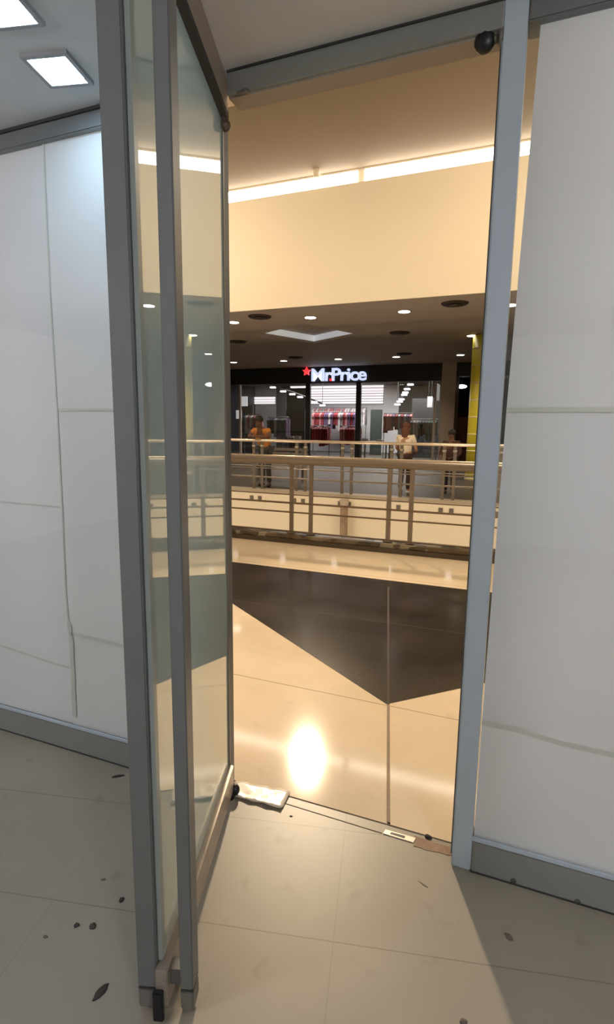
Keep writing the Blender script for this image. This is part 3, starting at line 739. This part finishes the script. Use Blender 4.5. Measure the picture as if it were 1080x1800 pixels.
# garment racks
def rack(px, Y, wid, cols, label, top=1.55):
    x = X(px, 760, Y); r_ = empty('clothes_rack', (x, Y, 0)); tag(r_, label, 'clothes rack', 'clothes racks in the far shop')
    q = MB()
    for s in (-1, 1):
        q.cyl((x + s * wid / 2, Y, 0.02), (x + s * wid / 2, Y, top), 0.02, seg=8); q.box(x + s * wid / 2 - .03, x + s * wid / 2 + .03, Y - .3, Y + .3, 0, 0.03)
    q.cyl((x - wid / 2, Y, top), (x + wid / 2, Y, top), 0.02, seg=8)
    q.build('frame', ALU_D, r_)
    n = int(wid / 0.13)
    for k in range(n):
        gx = x - wid / 2 + (k + .5) * wid / n; h = random.uniform(0.6, 0.95); col = random.choice(cols)
        g_ = MB(); w2 = 0.055; dy = random.uniform(-.04, .04)
        prof = [(0.05, 0.0), (0.22, -0.10), (0.23, -0.22), (0.19, -0.35), (0.22, -h), (-0.22, -h), (-0.19, -0.35), (-0.23, -0.22), (-0.22, -0.10), (-0.05, 0.0)]
        A_ = [g_.bm.verts.new((gx - w2, Y + dy + a * 1.2, top - 0.05 + b)) for a, b in prof]; B_ = [g_.bm.verts.new((gx + w2, Y + dy + a * 1.2, top - 0.05 + b)) for a, b in prof]
        g_.bm.faces.new(A_[::-1]); g_.bm.faces.new(B_)
        for i in range(len(prof)): g_.bm.faces.new((A_[i], A_[(i + 1) % len(prof)], B_[(i + 1) % len(prof)], B_[i]))
        g_.build('garment', cloth(col), r_)
_cl = {}
def cloth(c):
    if c not in _cl: _cl[c] = mat('cloth_%d' % len(_cl), c, 0.85, var=0.2, vscale=6)
    return _cl[c]
RED = (0.17, 0.012, 0.014); PINK = (0.32, 0.12, 0.13); WHT_ = (0.42, 0.38, 0.39); PUR = (0.09, 0.05, 0.11); GRY = (0.22, 0.2, 0.21); DK = (0.02, 0.02, 0.025); GRN = (0.02, 0.06, 0.05); BLU = (0.06, 0.08, 0.16)
random.seed(21)
rack(562, 24.6, 1.0, (RED, RED, (0.2, 0.02, 0.02)), 'rack of dark red clothes just right of the left mullion')
rack(617, 24.8, 1.0, (RED, PINK, RED), 'rack of red clothes just left of the right mullion')
rack(588, 27.5, 2.4, (WHT_, PINK, GRY, PUR, RED), 'middle rack of pale and pink clothes facing the entrance', 2.3)
rack(596, 29.6, 3.2, (WHT_, WHT_, GRY, PINK), 'rearmost rack of pale clothes under the tube light wall', 2.6)
rack(700, 26.0, 1.4, (PINK, RED, GRY, PUR), 'rack of pink and wine clothes beside the green panel', 2.2)
rack(745, 25.0, 1.2, (DK, GRY, DK, GRN), 'rack of dark clothes at the right display window', 1.9)
rack(490, 24.6, 1.1, (GRY, DK, GRN, PUR), 'rack of grey and dark clothes behind the orange shirted person', 1.95)
rack(445, 25.2, 1.0, (WHT_, PINK, BLU), 'rack of pale clothes at the left end of the clothes shop', 2.1)
# display tables
def table(px, Y, wid, cols, label):
    x = X(px, 790, Y); r_ = empty('display_table', (x, Y, 0)); tag(r_, label, 'table', 'display tables in the far shop')
    MB().box(x - wid / 2, x + wid / 2, Y - .4, Y + .4, 0.74, 0.8, bev=0.01).build('table_top', mat('pale_wood', (0.35, 0.28, 0.2), 0.5), r_)
    for sx in (-1, 1):
        for sy in (-1, 1): MB().box(x + sx * (wid / 2 - .06) - .03, x + sx * (wid / 2 - .06) + .03, Y + sy * .34 - .03, Y + sy * .34 + .03, 0, 0.74).build('leg', IDK, r_)
    k = 0
    cx_ = x - wid / 2 + 0.2
    while cx_ < x + wid / 2 - 0.15:
        n = random.randint(2, 5)
        for i in range(n):
            o = MB().box(cx_ - .13, cx_ + .13, Y - .3, Y - .02, 0.8 + i * .05, 0.848 + i * .05, bev=0.015).build('folded_garment', cloth(random.choice(cols)))
            tag(o, 'folded garment in the stacks on the low table ' + label.split(' clothes ')[1], 'folded clothes', 'folded clothes ' + label.split(' clothes ')[1])
        cx_ += 0.34
table(660, 24.4, 1.3, (GRY, WHT_), 'low table with pale folded clothes beside the green panel')
table(515, 23.9, 1.1, (GRY, DK, WHT_), 'low table with grey folded clothes left of the entrance')
# neighbour shop: two pendant lights and shelf
for px, py, lb in ((812, 679.5, 'right and upper of two round white lights in the dark neighbouring shop'), (796, 690, 'left and lower of two round white lights in the dark neighbouring shop')):
    c = onY(px, py, YG + 2.5)
    r_ = empty('pendant_light', c); tag(r_, lb, 'pendant light', 'white lights of the neighbouring shop')
    MB().sphere(c, 0.2, (1.15, 1.15, 0.42)).build('shade', emis('pendant_glow', (0.92, 0.97, 1.0), 7), r_, True)
    MB().cyl(c + Vector((0, 0, 0.07)), (c.x, c.y, ZI), 0.012).build('cord', BLACK, r_)
stand_panel(803, 830, 733, 880, YG + 1.6, (0.16, 0.055, 0.035), 'dull red display in the dark neighbouring shop', 'display_unit', 'display unit', 0.4)
# bench on the gallery behind the far railing
bx = X(492, 792, 13.6); bn = empty('bench', (bx, 13.6, 0)); tag(bn, 'slatted grey bench on the far gallery right of the orange shirted person', 'bench')
for k in range(4): MB().box(bx - 0.75, bx + 0.75, 13.4 + k * 0.11, 13.48 + k * 0.11, 0.42, 0.45, bev=0.006).build('seat_slat', GR, bn)
for k in range(3): MB().box(bx - 0.75, bx + 0.75, 13.84, 13.87, 0.58 + k * 0.12, 0.66 + k * 0.12, bev=0.006).build('back_slat', GR, bn)
for s in (-1, 1):
    MB().box(bx + s * .6 - .03, bx + s * .6 + .03, 13.4, 13.46, 0, 0.42).box(bx + s * .6 - .03, bx + s * .6 + .03, 13.8, 13.86, 0, 0.9).box(bx + s * .6 - .03, bx + s * .6 + .03, 13.4, 13.86, 0.38, 0.42).build('side_frame', ALU_D, bn)

# ================================================================== PEOPLE
def skin_mesh(name, verts, edges, rad, m, sub=1, extra=None):
    me = bpy.data.meshes.new(name); me.from_pydata(verts, edges, []); o = bpy.data.objects.new(name, me); COL.objects.link(o)
    md = o.modifiers.new('skin', 'SKIN'); md.use_smooth_shade = True
    for i, r in enumerate(rad):
        sv = me.skin_vertices[0].data[i]; sv.radius = r if isinstance(r, tuple) else (r, r); sv.use_root = (i == 0)
    s_ = o.modifiers.new('sub', 'SUBSURF'); s_.levels = sub; s_.render_levels = sub
    bpy.context.view_layer.update()
    out = bpy.data.meshes.new_from_object(o.evaluated_get(bpy.context.evaluated_depsgraph_get()))
    bpy.data.objects.remove(o)
    q = MB(); q.bm.from_mesh(out)
    if extra: extra(q)
    return q.build(name, m, None, True)

def person(label, base, yaw, J, h, skin, shirt_c, leg_c, hair_c, long_hair=False, sleeves='long'):
    """J: joints in the figure's own frame (x right, y forward, z up, unit: figure height 1.7)"""
    root = empty('person', base); tag(root, label, 'person', None)
    T = Matrix.Translation(base) @ Matrix.Rotation(yaw, 4, 'Z') @ Matrix.Scale(h / 1.7, 4)
    k = h / 1.7
    V = []; E = []; RD = []
    def add(p, r, par=None):
        V.append(T @ Vector(p)); RD.append(tuple(a * k for a in r) if isinstance(r, tuple) else r * k)
        if par is not None: E.append((par, len(V) - 1))
        return len(V) - 1
    pel = add(J['pelvis'], (0.15, 0.11)); ch = add(J['chest'], (0.165, 0.115), pel); nk = add(J['neck'], 0.06, ch)
    hd0 = add(J['head_base'], 0.075, nk); hd1 = add(J['head_mid'], (0.082, 0.098), hd0); hd2 = add(J['head_top'], 0.06, hd1)
    for s in ('l', 'r'):
        sh_ = add(J['sh_' + s], 0.06, ch); el_ = add(J['el_' + s], 0.042, sh_); wr_ = add(J['wr_' + s], 0.028, el_)
        hv = Vector(J['hand_' + s]) - Vector(J['wr_' + s]); hv.normalize()
        side = Vector((1, 0, 0)) if abs(hv.x) < 0.8 else Vector((0, 1, 0))
        side = (side - hv * side.dot(hv)).normalized()
        pm = add(Vector(J['wr_' + s]) + hv * 0.055, (0.036, 0.02), wr_)
        for f_ in range(4):
            a0 = add(Vector(J['wr_' + s]) + hv * 0.09 + side * (f_ - 1.5) * 0.02, 0.010, pm)
            L_ = (0.062, 0.074, 0.07, 0.054)[f_]
            a1 = add(Vector(V[a0] if False else (Vector(J['wr_' + s]) + hv * (0.09 + L_ * 0.6) + side * (f_ - 1.5) * 0.021 + Vector((0, 0, -0.008)))), 0.009, a0)
            add(Vector(J['wr_' + s]) + hv * (0.09 + L_) + side * (f_ - 1.5) * 0.021 + Vector((0, 0, -0.026)), 0.008, a1)
        sg = -1 if s == 'l' else 1
        t0 = add(Vector(J['wr_' + s]) + hv * 0.045 - side * sg * 0.04, 0.011, pm)
        add(Vector(J['wr_' + s]) + hv * 0.085 - side * sg * 0.058, 0.009, t0)
        hp_ = add(J['hip_' + s], 0.085, pel); kn_ = add(J['kn_' + s], 0.056, hp_); an_ = add(J['an_' + s], 0.038, kn_)
        add(J['toe_' + s], 0.034, an_)
    hm = Vector(J['head_mid']); up_ = (Vector(J['head_top']) - Vector(J['head_base'])).normalized()
    fw = Vector((0, 1, 0)); fw = (fw - up_ * fw.dot(up_)).normalized() if not J.get('face') else Vector(J['face']).normalized()
    rt = fw.cross(up_)
    def face(q):
        Rm = Matrix((rt, fw, up_)).transposed().to_4x4()
        Rw = Matrix.Rotation(yaw, 4, 'Z') @ Rm
        def at(a, b, c): return T @ (hm + rt * a + fw * b + up_ * c)
        q.sphere(at(0, 0.098, -0.012), 0.016 * k, (0.8, 1.1, 1.5), Rw, 8)              # nose
        for s in (-1, 1): q.sphere(at(s * 0.085, 0, -0.01), 0.022 * k, (0.4, 0.8, 1.3), Rw, 8)   # ears
        q.sphere(at(0, 0.086, -0.055), 0.022 * k, (1.2, 0.4, 0.4), Rw, 8)               # lips
        for s in (-1, 1): q.sphere(at(s * 0.033, 0.084, 0.014), 0.014 * k, (1.2, 0.6, 0.6), Rw, 8)  # brows and eyes
    body = skin_mesh('body', V, E, RD, skin, 1, face)
    body.parent = root; body.data.transform(Matrix.Translation(-Vector(base)))
    # shirt
    V2 = []; E2 = []; R2 = []
    def add2(p, r, par=None):
        V2.append(T @ Vector(p)); R2.append(tuple(a * k for a in r) if isinstance(r, tuple) else r * k)
        if par is not None: E2.append((par, len(V2) - 1))
        return len(V2) - 1
    hem = Vector(J['pelvis']).lerp(Vector(J['chest']), -0.12)
    a = add2(hem, (0.168, 0.135)); b = add2(Vector(J['pelvis']).lerp(Vector(J['chest']), 0.55), (0.165, 0.135), a); c = add2(J['chest'], (0.185, 0.14), b)
    add2(Vector(J['chest']).lerp(Vector(J['neck']), 0.7), 0.085, c)
    for s in ('l', 'r'):
        d = add2(J['sh_' + s], 0.077, c)
        e = add2(Vector(J['sh_' + s]).lerp(Vector(J['el_' + s]), 0.6 if sleeves == 'short' else 1.0), 0.06, d)
        if sleeves == 'long': add2(Vector(J['el_' + s]).lerp(Vector(J['wr_' + s]), 0.9), 0.042, e)
    o = skin_mesh('shirt', V2, E2, R2, mat('shirt_cloth', shirt_c, 0.85, var=0.15, vscale=8), 1); o.parent = root; o.data.transform(Matrix.Translation(-Vector(base)))
    V2 = []; E2 = []; R2 = []
    a = add2(J['pelvis'], (0.162, 0.125))
    for s in ('l', 'r'):
        d = add2(J['hip_' + s], 0.098, a); e = add2(J['kn_' + s], 0.07, d); add2(Vector(J['kn_' + s]).lerp(Vector(J['an_' + s]), 0.95), 0.056, e)
    o = skin_mesh('trousers', V2, E2, R2, mat('trouser_cloth', leg_c, 0.85, var=0.15, vscale=8), 1); o.parent = root; o.data.transform(Matrix.Translation(-Vector(base)))
    for s in ('l', 'r'):
        an, to = Vector(J['an_' + s]), Vector(J['toe_' + s]); d = (to - an); d.z = 0; d.normalize()
        Rz = Matrix.Rotation(yaw + math.atan2(d.y, d.x), 4, 'Z')
        c = T @ (an + d * 0.06); c.z = base[2] + 0.045 * k
        o = MB().sphere(c, 0.05 * k, (2.6, 0.95, 0.9), Rz, 14).build('shoe', mat('shoe_' + s, (0.6, 0.55, 0.5) if long_hair else (0.03, 0.03, 0.03), 0.6), root, True)
    # hair
    q = MB(); Rw = Matrix.Rotation(yaw, 4, 'Z') @ Matrix((rt, fw, up_)).transposed().to_4x4()
    q.sphere(T @ (hm - fw * 0.022 + up_ * 0.045), 0.105 * k, (0.97, 1.02, 0.9), Rw, 20)
    if long_hair:
        q.sphere(T @ (hm - fw * 0.07 - up_ * 0.09), 0.1 * k, (1.0, 0.6, 1.7), Rw, 20)
        q.sphere(T @ (hm - fw * 0.06 - up_ * 0.2), 0.085 * k, (1.15, 0.5, 1.3), Rw, 20)
    q.build('hair', mat('hair_strands', hair_c, 0.6, var=0.3, vscale=40, bump=0.4, bscale=90), root, True)
    return root

SK_D = mat('brown_skin', (0.12, 0.055, 0.03), 0.55); SK_M = mat('tan_skin', (0.42, 0.22, 0.13), 0.55)
def pose_lean(hz):
    # standing at a rail, trunk bent forward, forearms resting on the rail in front
    return dict(pelvis=(0, -0.12, 0.93), chest=(0, 0.10, 1.26), neck=(0, 0.19, 1.40), head_base=(0, 0.22, 1.45), head_mid=(0, 0.25, 1.54), head_top=(0, 0.245, 1.63), face=(0, 1, -0.1),
        sh_l=(-0.19, 0.12, 1.33), sh_r=(0.19, 0.12, 1.33), el_l=(-0.27, 0.25, hz + 0.03), el_r=(0.27, 0.25, hz + 0.03), wr_l=(-0.09, 0.42, hz + 0.05), wr_r=(0.09, 0.42, hz + 0.05),
        hand_l=(0.02, 0.46, hz + 0.03), hand_r=(-0.02, 0.47, hz + 0.05), hip_l=(-0.095, -0.12, 0.88), hip_r=(0.095, -0.12, 0.88), kn_l=(-0.11, -0.02, 0.48), kn_r=(0.12, -0.12, 0.48),
        an_l=(-0.11, -0.10, 0.08), an_r=(0.13, -0.22, 0.08), toe_l=(-0.13, 0.05, 0.035), toe_r=(0.16, -0.07, 0.035))
def pose_stand():
    return dict(pelvis=(0, 0, 0.95), chest=(0, 0.0, 1.28), neck=(0, -0.01, 1.44), head_base=(0, 0.0, 1.49), head_mid=(0, 0.015, 1.59), head_top=(0, 0.01, 1.67),
        sh_l=(-0.19, -0.01, 1.38), sh_r=(0.19, -0.01, 1.38), el_l=(-0.25, 0.0, 1.10), el_r=(0.26, 0.03, 1.10), wr_l=(-0.17, 0.19, 1.0), wr_r=(0.20, 0.2, 1.02),
        hand_l=(-0.08, 0.25, 0.98), hand_r=(0.12, 0.26, 1.0), hip_l=(-0.09, 0, 0.9), hip_r=(0.09, 0, 0.9), kn_l=(-0.10, 0.03, 0.49), kn_r=(0.11, 0.0, 0.49),
        an_l=(-0.10, -0.02, 0.08), an_r=(0.12, -0.04, 0.08), toe_l=(-0.13, 0.12, 0.035), toe_r=(0.16, 0.1, 0.035))
H1 = 1.78
person('person in an orange shirt leaning on the far railing at the left', Vector((onY(465, 780, YR2 + 0.4).x, YR2 + 0.36, 0)), R(180), pose_lean(1.21 / H1 * 1.7), H1, SK_D, (0.52, 0.2, 0.045), (0.05, 0.05, 0.05), (0.01, 0.008, 0.008), sleeves='short')
person('person with long brown hair and white top standing behind the far railing, seen from behind', Vector((onY(713, 800, 12.3).x, 12.3, 0)), R(-15), pose_stand(), 1.6, SK_M, (0.85, 0.74, 0.6), (0.05, 0.03, 0.025), (0.13, 0.04, 0.02), True, sleeves='short')
person('person in dark clothes beside the yellow column', Vector((onY(793, 800, 12.6).x, 12.6, 0)), R(165), pose_stand(), 1.46, SK_D, (0.06, 0.025, 0.02), (0.01, 0.01, 0.012), (0.006, 0.005, 0.006))
